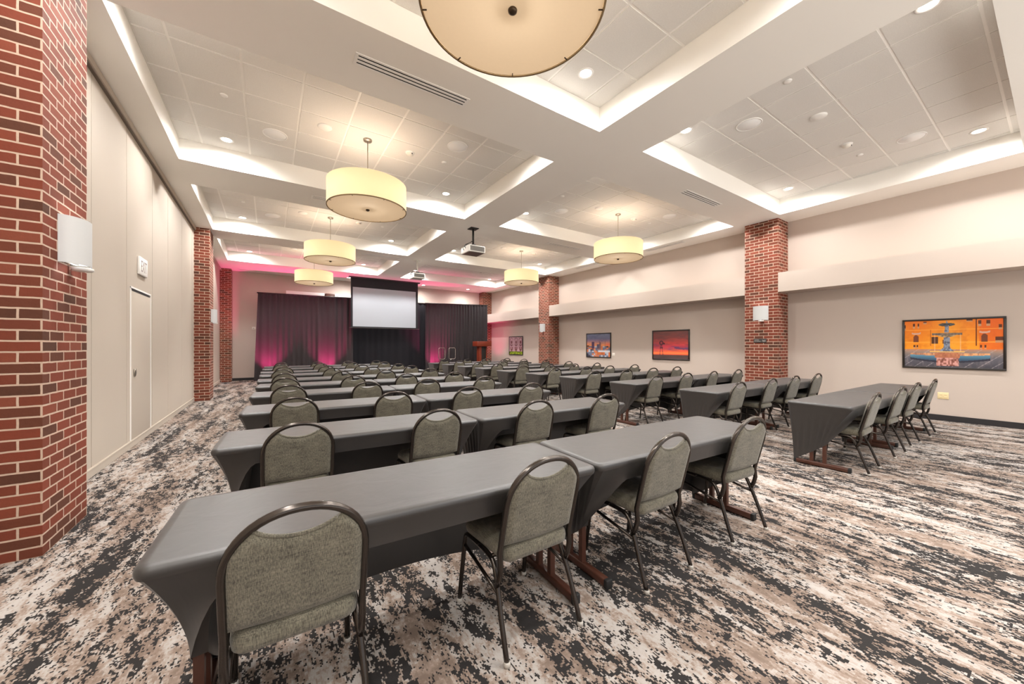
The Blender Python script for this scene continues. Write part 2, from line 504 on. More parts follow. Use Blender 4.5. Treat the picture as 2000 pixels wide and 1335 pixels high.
for x in (-0.6, 3.2, 5.4, 9.2):                         # unseen spots without fixtures, added behind the camera to light the room
    for y in (-0.9, -3.0): spot('added_fill_spot', (x, y, H - 0.02), DL)

# pendant drums
pd0 = thing('pendant_lamp', '', 'pendant lamp', (0, 0, 3.59), 0, 'drum pendants under the coffers')
RD, HD = 0.60, 0.40
g = MB(); g.lathe([(RD, 0.012), (RD, HD), (RD - 0.008, HD), (RD - 0.008, 0.012)], 72); g.build('shade', M['shade'], pd0)
g = MB(); g.lathe([(RD - 0.010, 0.0), (RD + 0.003, 0.0), (RD + 0.003, 0.014), (RD - 0.010, 0.014)], 72); g.build('shade_trim', M['shade_trim'], pd0)
g = MB(); g.lathe([(0.001, 0.006), (0.3, 0.007), (RD - 0.011, 0.010)], 64); g.build('diffuser', M['diffuser'], pd0)
g = MB(); g.lathe([(0.001, -0.022), (0.014, -0.022), (0.028, -0.012), (0.030, 0.0), (0.024, 0.008)], 24); g.build('finial', M['bronze'], pd0)
for k in range(8):
    a = 2 * pi * k / 8 + 0.2
    g = MB(); g.box(-0.002, 0.030, -0.003, 0.003, 0.0, 0.006)
    o = g.build('diffuser_clip', M['bronze'], pd0, ((RD - 0.036) * cos(a), (RD - 0.036) * sin(a), 0.0)); o.rotation_euler = (0, 0, a)
g = MB(); g.cyl(0, 0, 0.02, T - 3.59 - 0.01, 0.007, 12); g.build('stem', M['nickel'], pd0)
g = MB()
for k in range(3):
    a = 2 * pi * k / 3 + 0.5
    g.tube([(0, 0, HD - 0.03), ((RD - 0.01) * cos(a), (RD - 0.01) * sin(a), HD - 0.03)], 0.004, n=6)
g.build('spider', M['nickel'], pd0)
g = MB(); g.lathe([(0.001, T - 3.59 - 0.03), (0.062, T - 3.59 - 0.028), (0.068, T - 3.59 - 0.012), (0.068, T - 3.59 - 0.001)], 32); g.build('ceiling_canopy', M['nickel'], pd0)
pl = bpy.data.lights.new('pendant_bulbs', 'POINT'); pl.energy = 16; pl.color = (1.0, 0.955, 0.895); pl.shadow_soft_size = 0.25
po = bpy.data.objects.new('pendant_bulbs', pl); COL.objects.link(po); po.parent = pd0; po.location = (0, 0, 0.10)
PEND = [(1.33, 2.0, 'large cream drum pendant cut off by the top of the picture, closest overhead'),
        (1.33, 6.23, 'cream drum pendant in the second coffer on the folding wall side'),
        (1.33, 10.54, 'cream drum pendant in the third coffer on the folding wall side'),
        (1.33, 14.62, 'cream drum pendant nearest the stage drape, farthest on the folding wall side'),
        (7.36, 6.25, 'cream drum pendant in the second coffer on the picture wall side, over the aisle tables'),
        (7.38, 10.54, 'cream drum pendant farther back on the picture wall side, near the second pillar')]
for k, (x, y, lab) in enumerate(PEND):
    if k == 0: pd0.location = (x, y, 3.59); pd0['label'] = lab
    else: dup(pd0, (x, y, 3.59), 0, lab)

# ceiling fittings
sp0 = thing('ceiling_speaker', '', 'speaker', (0, 0, T), 0, 'round ceiling speakers')
g = MB(); g.lathe([(0.001, -0.008), (0.15, -0.007), (0.155, 0.0)], 40); g.build('grille', M['speaker'], sp0)
g = MB(); g.lathe([(0.152, 0.0), (0.155, -0.010), (0.168, -0.008), (0.170, 0.0)], 40); g.build('rim', M['white'], sp0)
dc0 = tag(MB().lathe([(0.001, -0.018), (0.085, -0.018), (0.10, -0.006), (0.10, 0.0)], 36).build('ceiling_cover_disc', M['white']), '', 'cover disc', 'white ceiling discs')
sd0 = thing('smoke_detector', '', 'smoke detector', (0, 0, T), 0, 'ceiling smoke detectors')
MB().lathe([(0.001, -0.012), (0.072, -0.012), (0.078, 0.0)], 32).build('base', M['white'], sd0)
MB().lathe([(0.001, -0.052), (0.030, -0.050), (0.052, -0.036), (0.056, -0.012)], 32).build('detector_head', M['wplate'], sd0)
g = MB(); g.box(0.01, 0.03, -0.058, -0.05, -0.034, -0.022); g.build('sensor_slot', M['slot'], sd0)
sk0 = tag(MB().lathe([(0.001, -0.012), (0.04, -0.012), (0.045, -0.004), (0.045, 0.0)], 24).build('ceiling_sprinkler_cap', M['white']), '', 'sprinkler', 'concealed sprinkler caps')
used = {}
def place(o, x, y, z, lab):
    if o.name not in used:
        used[o.name] = 1; o.location = (x, y, z); o['label'] = lab
    else: dup(o, (x, y, z), 0, lab)
for si, (cx, sname) in enumerate((((XL0 + XL1) / 2, 'folding wall'), ((XR0 + XR1) / 2, 'picture wall'))):
    for ci, (y0, y1) in enumerate(YB):
        if si == 0 and ci == 0: continue
        cy = (y0 + y1) / 2; wh = 'the %s coffer on the %s side' % (NEAR[ci], sname)
        if ci < 3:
            place(sp0, cx - 1.25, cy + 0.65, T, 'round speaker, left one in ' + wh)
            place(sp0, cx + 1.30, cy - 0.62, T, 'round speaker, right one in ' + wh)
        if (si, ci) != (1, 3):
            place(dc0, cx - 0.62, cy + 0.0, T, 'white cover disc in ' + wh)
        place(sd0, cx + 0.70, cy + 0.02, T, 'white smoke detector in ' + wh)
        place(sk0, cx + 1.32, cy + 0.0, T, 'tiny sprinkler cap, right one in ' + wh)
        place(sk0, cx - 1.83, cy - 0.05, T, 'tiny sprinkler cap, left one in ' + wh)
vt0 = thing('air_vent', '', 'air vent', (0, 0, H), 0, 'linear slot air vents')
g = MB()
LV, WV = 1.30, 0.175
ysl = [-WV / 2, -0.064, -0.041, -0.0115, 0.0115, 0.041, 0.064, WV / 2]
for k in (0, 2, 4, 6): g.box(-LV / 2, LV / 2, ysl[k], ysl[k + 1], -0.007, -0.0005)
for s in (-1, 1): g.box(min(s * LV / 2, s * (LV / 2 - 0.03)), max(s * LV / 2, s * (LV / 2 - 0.03)), -WV / 2 + 0.001, WV / 2 - 0.001, -0.0075, -0.0005)
g.build('vent_frame', M['white'], vt0)
g = MB(); g.box(-LV / 2 + 0.031, LV / 2 - 0.031, -0.066, 0.066, -0.002, -0.0008); g.build('vent_slot', M['slot'], vt0)
for x, y, rz, lab in ((1.39, 4.085, 0, 'large three-slot air vent on the beam in front of the closest pendant'),
                      (7.34, 4.095, 0, 'three-slot air vent on the beam near the first right-hand pillar'),
                      (1.36, 8.36, 0, 'air vent on the second cross beam behind the second drum pendant'),
                      (7.40, 8.33, 0, 'air vent on the second cross beam, picture wall side'),
                      (1.36, 12.60, 0, 'air vent on the third cross beam, left half by the third pendant'),
                      (3.14, 12.62, 0, 'air vent on the third cross beam, beside the centre beam'),
                      (9.93, 6.68, R(90), 'air vent along the picture wall ceiling edge, behind the closer right pendant'),
                      (9.93, 9.88, R(90), 'air vent along the picture wall ceiling edge, beyond the closer right pendant'),
                      (-0.35, 17.85, 0, 'air vent in the back ceiling strip by the far left pillar')):
    place(vt0, x, y, H, lab) if rz == 0 else dup(vt0, (x, y, H), rz, lab)

# wall sconces on the pillars
sc0 = thing('wall_sconce', '', 'wall light', (0, 0, 0), 0, 'white wall sconces on the brick pillars')
def half(r0, r1, z, n=20): return [(r1 * sin(pi * k / n), -r0 * cos(pi * k / n), z) for k in range(n + 1)]
g = MB(); g.grid([half(0.165, 0.115, -0.17), half(0.165, 0.115, 0.17)]); g.grid([half(0.160, 0.110, 0.17), half(0.160, 0.110, -0.17)])
g.build('shade', M['sconce'], sc0)
g = MB(); g.rbox(-0.001, 0.012, -0.15, 0.15, -0.16, 0.16, 0.004); g.build('backplate', M['nickel'], sc0)
g = MB(); g.lathe([(0.001, -0.205), (0.055, -0.203), (0.060, -0.190), (0.058, -0.180)], 24, (0.065, 0.03)); g.tube([(0.0, 0, -0.15), (0.05, 0.02, -0.175), (0.065, 0.03, -0.182)], 0.006, n=8)
g.build('glass_diffuser', M['white'], sc0)
g = MB()
for z in (-0.172, 0.172): g.box(0.0, 0.112, -0.006, 0.006, z - 0.004, z + 0.004)
g.build('shade_clip', M['nickel'], sc0)
sl = bpy.data.lights.new('sconce_bulb', 'POINT'); sl.energy = 3; sl.color = (0.92, 0.95, 1.0); sl.shadow_soft_size = 0.03
so = bpy.data.objects.new('sconce_bulb', sl); COL.objects.link(so); so.parent = sc0; so.location = (0.06, 0, 0)
for x, y, rz, lab in ((-1.252, 4.12, 0, 'white half-drum sconce on the closest brick pillar at the left edge'),
                      (-1.264, 12.48, 0, 'white half-drum sconce on the far left pillar past the folding wall'),
                      (XP - 0.001, 4.08, pi, 'white half-drum sconce on the first right-hand pillar above the occupancy sign'),
                      (XP - 0.001, 12.58, pi, 'white half-drum sconce on the far right pillar beside the arches picture')):
    if lab.startswith('white half-drum sconce on the closest'): sc0.location = (x, y, 2.165); sc0['label'] = lab
    else: dup(sc0, (x, y, 2.185), rz, lab)

# occupancy sign
oc = thing('occupancy_sign', 'small black occupancy sign with pale lettering on the brick pillar under a sconce', 'sign', (XP, 4.095, 1.52))
g = MB(); g.rbox(-0.008, -0.0005, -0.14, 0.14, -0.05, 0.05, 0.002); g.build('sign_plate', M['sign'], oc)
rot = (R(90), 0, R(-90))
for s, sz, y, z in (('MAXIMUM', 0.026, 0.125, 0.010), ('OCCUPANCY', 0.030, 0.125, -0.026), ('365', 0.062, -0.045, -0.026)):
    text_mesh('sign_lettering', s, sz, M['ink'], oc, (-0.0085, y, z), rot, 0.0005, 'LEFT', 0.85)

# outlets / switch plates
ol = thing('outlet_plate', 'ivory double outlet plate low on the wall right of the closest right tables', 'outlet', (WR, 1.26, 0.465))
g = MB(); g.rbox(-0.008, -0.0005, -0.068, 0.068, -0.062, 0.062, 0.003); g.build('plate', M['plate'], ol)
for y in (-0.03, 0.03):
    g = MB()
    for z in (-0.022, 0.022): g.rbox(-0.011, -0.007, y - 0.016, y + 0.016, z - 0.015, z + 0.015, 0.002)
    g.build('receptacle', M['plate'], ol)
sw = thing('switch_plate', 'small white switch plate on the wall right of the skyline picture', 'switch', (WR, 9.12, 1.08))
g = MB(); g.rbox(-0.008, -0.0005, -0.06, 0.06, -0.06, 0.06, 0.003); g.build('plate', M['wplate'], sw)
g = MB(); g.rbox(-0.014, -0.007, -0.03, 0.03, -0.03, 0.03, 0.002); g.build('switch_rocker', M['wplate'], sw)
tw = thing('wall_control', 'small pale wall control on the back wall beside the left edge of the drape', 'switch', (-0.52, WBACK, 2.12))
g = MB(); g.rbox(-0.06, 0.06, -0.02, -0.0005, -0.05, 0.05, 0.004); g.build('plate', M['wplate'], tw)
g = MB(); g.rbox(-0.02, 0.02, -0.028, -0.018, -0.02, 0.02, 0.003); g.build('switch_rocker', M['nickel'], tw)

# ------------------------------------------------------------------ framed prints
def vnoise(x, y, seed=0):
    def h(i, j):
        n = math.sin(i * 127.1 + j * 311.7 + seed * 74.7) * 43758.5453
        return n - math.floor(n)
    i, j = math.floor(x), math.floor(y); fx, fy = x - i, y - j
    fx = fx * fx * (3 - 2 * fx); fy = fy * fy * (3 - 2 * fy)
    return (h(i, j) * (1 - fx) + h(i + 1, j) * fx) * (1 - fy) + (h(i, j + 1) * (1 - fx) + h(i + 1, j + 1) * fx) * fy
def fbm(x, y, seed=0): return vnoise(x, y, seed) * 0.55 + vnoise(2.1 * x, 2.1 * y, seed + 3) * 0.3 + vnoise(4.3 * x, 4.3 * y, seed + 5) * 0.15
def mixc(a, b, t):
    t = max(0, min(1, t)); return tuple(p + (q - p) * t for p, q in zip(a, b))
def grad(stops, t):
    for (a, ca), (b, cb) in zip(stops[:-1], stops[1:]):
        if t <= b: return mixc(ca, cb, (t - a) / (b - a))
    return stops[-1][1]
# u to the right, v downwards, both 0..1
def paint_fountain(u, v):
    n = fbm(u * 14, v * 9, 1)
    c = grad([(0, (232, 116, 22)), (0.35, (246, 140, 20)), (0.62, (250, 158, 30)), (0.64, (214, 110, 40))], v)
    c = mixc(c, (255, 186, 60), max(0, 1 - abs(u - 0.5) / 0.32) * 0.55)
    c = mixc(c, (196, 82, 16), (n - 0.5) * 0.9)
    if u > 0.78: c = mixc(c, (226, 84, 20), 0.55)
    if abs(v - 0.20) < 0.012 or abs(v - 0.47) < 0.012: c = mixc(c, (255, 176, 70), 0.6)
    if abs(u - 0.755) < 0.006 and v < 0.55: c = (110, 40, 14)
    if abs(u - 0.29) < 0.004 and 0.2 < v < 0.55: c = (170, 66, 14)
    for a, b, y0, y1 in ((0.095, 0.115, 0.05, 0.16), (0.145, 0.165, 0.05, 0.16), (0.0, 0.012, 0.08, 0.2), (0.77, 0.80, 0.03, 0.15), (0.845, 0.88, 0.03, 0.15), (0.96, 0.99, 0.12, 0.22), (0.93, 1.0, 0.36, 0.48),
                         (0.10, 0.126, 0.53, 0.60), (0.135, 0.155, 0.53, 0.60), (0.79, 0.805, 0.53, 0.61), (0.83, 0.85, 0.53, 0.61), (0.21, 0.25, 0.02, 0.07), (0.66, 0.72, 0.0, 0.05)):
        if a < u < b and y0 < v < y1: c = (92, 44, 24) if v < y0 + (y1 - y0) * 0.6 else (200, 150, 110)
    for a, y0, y1 in ((0.13, 0.31, 0.46), (0.83, 0.30, 0.46)):
        if abs(u - a) < 0.03 and v < y1 and v > y0 and ((u - a) / 0.03) ** 2 + ((v - y0 - 0.06) / 0.06) ** 2 < 1.0 or (abs(u - a) < 0.03 and y0 + 0.06 < v < y1): c = (120, 60, 34)
        if abs(u - a) < 0.05 and abs(v - y0 + 0.025 + 0.9 * (u - a) ** 2 * 8) < 0.018: c = (216, 170, 150)
    if 0.30 < u < 0.37 and 0.35 < v < 0.5: c = (88, 50, 26)
    if 0.42 < u < 0.44 and 0.42 < v < 0.5: c = (120, 60, 20)
    if v > 0.62:                                       # the plaza
        c = grad([(0.62, (196, 128, 92)), (0.68, (150, 128, 116)), (0.8, (92, 90, 98)), (1, (66, 64, 72))], v)
        c = mixc(c, (170, 150, 150), (fbm(u * 30, v * 8, 4) - 0.45) * 0.9)
        if (u + v * 0.8) % 0.13 < 0.010: c = mixc(c, (180, 170, 170), 0.6)
    ex = (u - 0.475) / 0.41
    if abs(ex) < 1:                                    # basin
        sag = 0.06 * (1 - ex * ex)
        if 0.70 < v < 0.76 + sag * 0.3: c = mixc((236, 168, 110), (140, 96, 84), (fbm(u * 40, v * 10, 2) - 0.3) * 1.6)
        if 0.735 + sag * 0.4 < v < 0.80 + sag * 1.1: c = mixc((92, 140, 160), (52, 80, 104), (v - 0.74) / 0.1)
        if 0.80 + sag * 1.1 < v < 0.84 + sag * 1.1: c = (44, 44, 58)
    if abs(u - 0.465) < 0.13 and 0.69 < v < 0.80: c = mixc((204, 136, 96), (150, 84, 60), fbm(u * 60, v * 20, 8))
    if abs(u - 0.465) < 0.115 and 0.80 <= v < 0.97: c = mixc((206, 150, 140), (112, 60, 48), (vnoise(u * 60, v * 26, 9) - 0.35) * 2)
    if 0.655 < v < 0.685 and abs(u - 0.46) < 0.18: c = mixc(c, (255, 196, 90), 0.75)
    st = (142, 152, 168)                               # the stone shaft and bowls
    def stone(k): return mixc(st, (84, 86, 104), (vnoise(u * 70, v * 40, k) - 0.35) * 2)
    x = u - 0.46
    if abs(x) < 0.007 + 0.02 * v and 0.02 < v < 0.1: c = stone(1)
    if (x / 0.085) ** 2 + ((v - 0.095) / 0.035) ** 2 < 1: c = mixc((58, 58, 62), (120, 120, 110), vnoise(u * 50, v * 30, 3) - 0.3)
    if abs(x) < 0.020 + 0.05 * abs(v - 0.17) and 0.11 < v < 0.26: c = stone(2)
    if (x / 0.095) ** 2 + ((v - 0.315) / 0.045) ** 2 < 1: c = mixc((206, 176, 128), (110, 96, 84), (vnoise(u * 60, v * 40, 5) - 0.2) * 1.4)
    if abs(v - 0.295) < 0.02 and abs(x) < 0.155: c = mixc((150, 130, 110), (96, 84, 80), vnoise(u * 60, v * 40, 6))
    if abs(x) < 0.033 and 0.36 < v < 0.58: c = stone(4)
    if abs(x) < 0.03 + max(0, v - 0.57) * 0.5 and 0.57 <= v < 0.66: c = stone(5)
    for a in (-0.125, 0.14):
        if abs(x - a) < 0.0035 and 0.31 < v < 0.66: c = mixc(c, (236, 200, 180), 0.45)
    return c
def paint_windmill(u, v):
    n = fbm(u * 4, v * 12, 2)
    c = grad([(0, (122, 74, 70)), (0.3, (150, 70, 70)), (0.42, (206, 74, 72)), (0.55, (214, 70, 92)), (0.63, (224, 84, 96)), (0.72, (246, 100, 70)), (0.8, (255, 140, 74)), (0.85, (232, 84, 62)), (0.86, (84, 66, 62)), (1, (92, 70, 72))], v)
    if v < 0.85:
        c = mixc(c, (104, 70, 72), (fbm(u * 3 + 1.5 * v, v * 9, 7) - 0.48) * 2.6 * (1 - v))
        c = mixc(c, (116, 66, 130), (n - 0.52) * 4.5 * max(0, 1 - abs(v - 0.57) / 0.2))
        c = mixc(c, (255, 96, 70), (fbm(u * 5, v * 16, 12) - 0.5) * 1.8 * max(0, 1 - abs(v - 0.4) / 0.25))
        if u > 0.62 and abs(v - 0.61 - 0.02 * sin(u * 9)) < 0.035: c = mixc(c, (92, 66, 110), 0.75)
    else: c = mixc(c, (60, 52, 50), (n - 0.4) * 1.2)
    x = u - 0.245; k = (62, 34, 50)
    r = math.hypot(x / 0.062, (v - 0.42) / 0.085)
    if 0.45 < r < 1 or r < 0.14: c = mixc(c, k, 0.85)
    if 0.05 < x < 0.105 and abs(v - 0.445) < 0.03: c = k
    if 0.46 < v < 0.86:
        wd = 0.008 + (v - 0.46) * 0.10
        if abs(abs(x) - wd) < 0.007 or (abs(v - 0.60) < 0.02 and abs(x) < 0.045): c = mixc(c, k, 0.8)
    return c
def paint_skyline(u, v):
    n = fbm(u * 5, v * 8, 4)
    c = grad([(0, (128, 136, 160)), (0.2, (108, 112, 140)), (0.3, (152, 122, 142)), (0.42, (224, 150, 120)), (0.52, (250, 158, 92)), (0.54, (150, 96, 88)), (1, (90, 92, 112))], v)
    if v < 0.5: c = mixc(c, (86, 88, 118), (n - 0.45) * 1.8 * (1 - v * 1.6)); 
    if v < 0.5 and u > 0.82: c = mixc(c, (232, 90, 80), max(0, v - 0.38) * 5)
    if v >= 0.53:
        q = vnoise(math.floor(u * 13) * 1.7, math.floor(v * 15) * 2.3, 8)
        c = (178, 188, 202) if q > 0.72 else (206, 122, 78) if q > 0.5 else (110, 116, 138) if q > 0.25 else (58, 56, 70)
        if v > 0.6 and abs(u - 0.30 - (v - 0.6) * 0.35) < 0.035: c = mixc((236, 176, 130), (176, 84, 60), vnoise(u * 40, v * 40, 2))
        if 0.72 < v < 0.8 and u > 0.5: c = (206, 208, 214)
        if 0.8 < v < 0.92 and 0.46 < u < 0.78: c = (222, 122, 66) if (u * 22) % 1 > 0.35 else (120, 60, 44)
    for a, b, y0, y1, k in ((0.21, 0.33, 0.34, 0.66, (92, 70, 100)), (0.44, 0.57, 0.46, 0.66, (98, 96, 118)), (0.555, 0.62, 0.36, 0.66, (150, 104, 100)), (0.55, 0.56, 0.30, 0.5, (70, 56, 76)), (0.79, 0.80, 0.30, 0.55, (110, 70, 84)), (0.0, 0.1, 0.5, 0.56, (110, 70, 56))):
        if a < u < b and y0 < v < y1: c = mixc(k, (60, 52, 76), (vnoise(u * 60, v * 60, 3) - 0.4))
    return c
def paint_arches(u, v):
    c = mixc((196, 162, 168), (168, 132, 142), fbm(u * 8, v * 8, 1))
    if v > 0.84: c = mixc((150, 170, 40), (56, 70, 24), (fbm(u * 16, v * 14, 2) - 0.35) * 2.2)
    else:
        for a in (0.17, 0.52, 0.86):
            x = abs(u - a)
            r = math.hypot(x / 0.125, (v - 0.16) / 0.12)
            if v < 0.16 and 0.78 < r < 1.02: c = (96, 62, 72)
            if 0.16 <= v < 0.5 and 0.10 < x < 0.122: c = (110, 74, 82)
            if x < 0.055 and 0.22 < v < 0.38: c = (104, 54, 58)
            if x < 0.10 and 0.43 < v < 0.47: c = (86, 44, 44)
            if x < 0.045 and 0.47 < v < 0.53: c = (124, 74, 84)
            if 0.56 < v < 0.75 and abs(x - 0.055) < 0.03: c = (120, 58, 58)
            if v > 0.68 and x < 0.06: c = mixc(c, (74, 40, 30), 0.6)
    return c
def picture(label, y_left, y_right, z0, z1, paint, nx, ny, fw):
    yc, zc = (y_left + y_right) / 2, (z0 + z1) / 2; hw, hh = (y_left - y_right) / 2, (z1 - z0) / 2
    p = thing('framed_picture', label, 'picture', (WR, yc, zc), 0, 'framed photographs on the right wall')
    g = MB()
    for a, e, c0, d in ((-hw, hw, hh - fw, hh), (-hw, hw, -hh, -hh + fw), (hw - fw, hw, -hh + fw, hh - fw), (-hw, -hw + fw, -hh + fw, hh - fw)):
        g.rbox(-0.035, -0.001, a, e, c0, d, 0.003, 1)
    g.build('frame', M['frame'], p)
    g = MB(); a, b = hw - fw, hh - fw
    g.grid([[(-0.022, a - 2 * a * i / nx, b - 2 * b * j / ny) for i in range(nx + 1)] for j in range(ny + 1)], False, False)
    o = g.build('print', M['print'], p)
    at = o.data.attributes.new('print', 'FLOAT_COLOR', 'CORNER')
    cols = []
    for j in range(ny):
        for i in range(nx):
            cc = lin(paint((i + 0.5) / nx, (j + 0.5) / ny)) + (1.0,)
            cols += list(cc) * 4
    at.data.foreach_set('color', cols)
picture('wide orange photograph of a stone fountain before a sunlit building, black frame', 1.785, 0.553, 0.967, 1.904, paint_fountain, 170, 110, 0.032)
picture('red sunset photograph with a windmill silhouette, dark frame', 7.48, 6.205, 0.952, 1.895, paint_windmill, 100, 76, 0.036)
picture('dusk city skyline photograph in a black frame', 10.48, 9.227, 0.948, 1.885, paint_skyline, 84, 64, 0.036)
picture('pale photograph of arched carved windows above greenery, dark frame', 16.085, 14.833, 0.93, 1.883, paint_arches, 70, 60, 0.040)

# ------------------------------------------------------------------ back of the room
def drape(name, label, p0, p1, ztop, mat, seed, fold=0.17, amp=0.045, flare=0.0, rod=True):
    (x0, y0), (x1, y1) = p0, p1
    L = math.hypot(x1 - x0, y1 - y0); dx, dy = (x1 - x0) / L, (y1 - y0) / L
    t = thing(name, label, 'curtain', (x0, y0, 0), math.atan2(dy, dx))
    nu = int(L / 0.022); nv = 14; rows = []
    ph = [random.Random(seed + k).random() * 6.28 for k in range(6)]
    for j in range(nv + 1):
        v = j / nv; z = 0.012 + (ztop - 0.012) * (1 - v); row = []
        for i in range(nu + 1):
            s = L * i / nu
            w1 = sin(2 * pi * s / fold + ph[0] + 1.7 * sin(s * 2.3 + ph[1])); w2 = sin(2 * pi * s / (fold * 2.7) + ph[2] + 0.9 * sin(s * 1.1 + ph[3]) + v * 0.8 * sin(s * 3 + ph[4]))
            a = amp * (0.35 + 0.25 * vnoise(s * 1.6, 0, seed)); b = amp * (0.15 + 1.0 * v) * vnoise(s * 0.9, 3, seed + 2) * 1.3
            sx = s + (-flare * v if i < 12 else 0) * (1 - i / 12 if i < 12 else 0)
            row.append((sx, -0.07 - a * w1 * (0.5 + 0.5 * (1 - v)) - b * w2, z))
        rows.append(row)
    g = MB(); g.grid(rows); g.build('drape_cloth', mat, t)
    g = MB(); g.tube([(-0.03, -0.07, ztop + 0.012), (L + 0.03, -0.07, ztop + 0.012)], 0.024, n=12); g.build('curtain_rod', M['black'], t)
    for s in (0.02, L - 0.02):
        g = MB(); g.cyl(s, 0.02, 0.0, ztop + 0.01, 0.02, 12); g.build('upright', M['black'], t)
    return t
drape('stage_curtain', 'dark plum drape lit pink, left of the projection screen', (-0.36, 17.72), (3.10, 17.46), 3.49, M['curtain'], 11, 0.20, 0.05, 0.13)
drape('stage_curtain', 'black drape hanging behind and below the projection screen', (3.02, 17.95), (6.62, 17.90), 3.52, M['black_drape'], 23, 0.30, 0.03)
drape('stage_curtain', 'dark plum drape lit pink behind the lectern, right of the screen', (6.46, 17.52), (9.46, 16.62), 3.49, M['curtain'], 35, 0.15, 0.055)

# projection screen
ps = thing('hanging_projection_screen', 'white projection screen with black drop hanging before the dark drapes', 'projection screen', (4.41, 17.0, 0))
g = MB(); g.box(-1.47, 1.49, -0.004, 0.004, 2.20, H - 0.045); g.build('black_drop', M['screen_black'], ps)
g = MB(); g.box(-1.395, 1.385, -0.009, -0.005, 2.245, 3.945); g.build('screen_surface', M['screen'], ps)
g = MB(); g.rbox(-1.53, 1.55, -0.03, 0.03, 2.165, 2.205, 0.01); g.build('weight_bar', M['black'], ps)
g = MB(); g.rbox(-1.55, 1.57, -0.09, 0.09, H - 0.05, H - 0.002, 0.008); g.build('screen_housing', M['black'], ps)

# white housings on the back wall above the left drape
wb = tag(MB().rbox(0.60, 2.06, 18.20, WBACK - 0.001, 3.56, 3.74, 0.01).build('wall_valance', M['white']), 'long white housing on the back wall over the left drape', 'valance')
wb2 = tag(MB().rbox(2.48, 4.0, 18.20, WBACK - 0.001, 3.56, 3.74, 0.01).build('wall_valance', M['white']), 'white housing on the back wall right beside the projection screen', 'valance')
wb3 = tag(MB().rbox(2.10, 2.44, 18.16, WBACK - 0.001, 3.54, 3.73, 0.01).build('wall_bracket_box', M['brown']), 'small brown box on the back wall between two white housings', 'wall box')

# projectors
def projector(label, loc, zbody, body, pole, w=0.46, l=0.46, h=0.17):
    p = thing('ceiling_projector', label, 'projector', (loc[0], loc[1], H))
    zb = zbody - H
    g = MB(); g.rbox(-0.11, 0.11, -0.11, 0.11, -0.02, -0.001, 0.003); g.build('mount_plate', pole, p)
    g = MB(); g.cyl(0, 0, zb + h + 0.07, -0.02, 0.026, 16); g.build('pole', pole, p)
    g = MB(); g.rbox(-0.05, 0.06, -0.05, 0.05, zb + h + 0.02, zb + h + 0.08, 0.012)
    for a in (-1, 1):
        for e in (-1, 1): g.tube([(0, 0, zb + h + 0.04), (a * 0.15, e * 0.13, zb + h + 0.03), (a * 0.15, e * 0.13, zb + h - 0.003)], 0.010, n=8)
    g.build('bracket', M['black'], p)
    g = MB(); g.rbox(-w / 2, w / 2, -l / 2, l / 2, zb, zb + h, 0.018, 3); b = g.build('body', body, p)
    g = MB(); g.box(-w / 2 + 0.03, w / 2 - 0.03, -l / 2 + 0.03, l / 2 - 0.03, zb - 0.003, zb + 0.001); g.build('base_plate', M['under'] if body == M['silver'] else M['silver'], p)
    g = MB(); g.box(-w / 2 + 0.03, w / 2 - 0.03, -l / 2 - 0.003, -l / 2 + 0.002, zb + 0.03, zb + h - 0.02)
    for k in range(5): g.box(-w / 2 + 0.13, w / 2 - 0.04, -l / 2 - 0.005, -l / 2 - 0.002, zb + 0.036 + k * 0.024, zb + 0.044 + k * 0.024)
    g.build('vent_grille', M['grille'], p)
    g = MB(); rs = [[(0.08 + r * cos(2 * pi * k / 20), l / 2 + y, zb + h * 0.5 + r * sin(2 * pi * k / 20)) for k in range(20)] for r, y in ((0.055, -0.01), (0.055, 0.04), (0.045, 0.04), (0.04, 0.02))]
    g.rings(rs); g.build('lens', M['lens'], p)
    g = MB(); g.tube(smooth_path([(-0.02, -0.02, zb + h + 0.17), (-0.07, -0.02, zb + h + 0.12), (-0.16, -0.03, zb + h + 0.07), (-w / 2 - 0.03, -0.05, zb + h + 0.01), (-w / 2 - 0.02, -0.06, zb + h * 0.6)]), 0.009, n=8)
    g.tube(smooth_path([(0.0, -0.02, zb + h + 0.15), (-0.10, 0.03, zb + h + 0.10), (-w / 2 - 0.04, 0.02, zb + h * 0.8), (-w / 2 - 0.01, 0.03, zb + h * 0.4)]), 0.007, n=8)
    g.build('cables', M['black'], p)
    return p
projector('grey ceiling projector on a black pole, closer to the camera', (4.35, 8.36), 3.74, M['silver'], M['black'])
projector('white ceiling projector farther back near the projection screen', (4.33, 12.54), 3.74, M['pwhite'], M['pwhite'], 0.42, 0.42, 0.17)

# stage with handrails and lectern
stg = tag(MB().rbox(6.15, 9.45, 15.25, 16.45, 0.0, 0.40, 0.01).build('stage_platform', M['stage']), 'low black stage platform under the lectern in front of the right drape', 'stage')
def handrail(x0, x1, y, label):
    t = thing('handrail', label, 'handrail', ((x0 + x1) / 2, y, 0.40), 0, 'chrome loop rails on the stage edge')
    w = (x1 - x0) / 2; z0, z1, r = 0.40, 0.905, 0.07; pts = []
    for cx, cz, a0 in ((w - r, z1 - r, 0), (-w + r, z1 - r, 90), (-w + r, z0 + r, 180), (w - r, z0 + r, 270)):
        for k in range(7): pts.append((cx + r * cos(R(a0 + 15 * k)), 0, cz + r * sin(R(a0 + 15 * k))))
    pts.append(pts[0])
    g = MB(); g.tube(pts, 0.014, n=10, up=(0, 1, 0), caps=False); g.build('rail_loop', M['chrome'], t)
    for s in (-1, 1):
        g = MB(); g.cyl(s * (w - r), 0, 0.0, z0, 0.014, 12); g.build('post', M['stage'], t)
handrail(6.356, 6.66, 15.55, 'chrome loop handrail on the stage, left one of two')
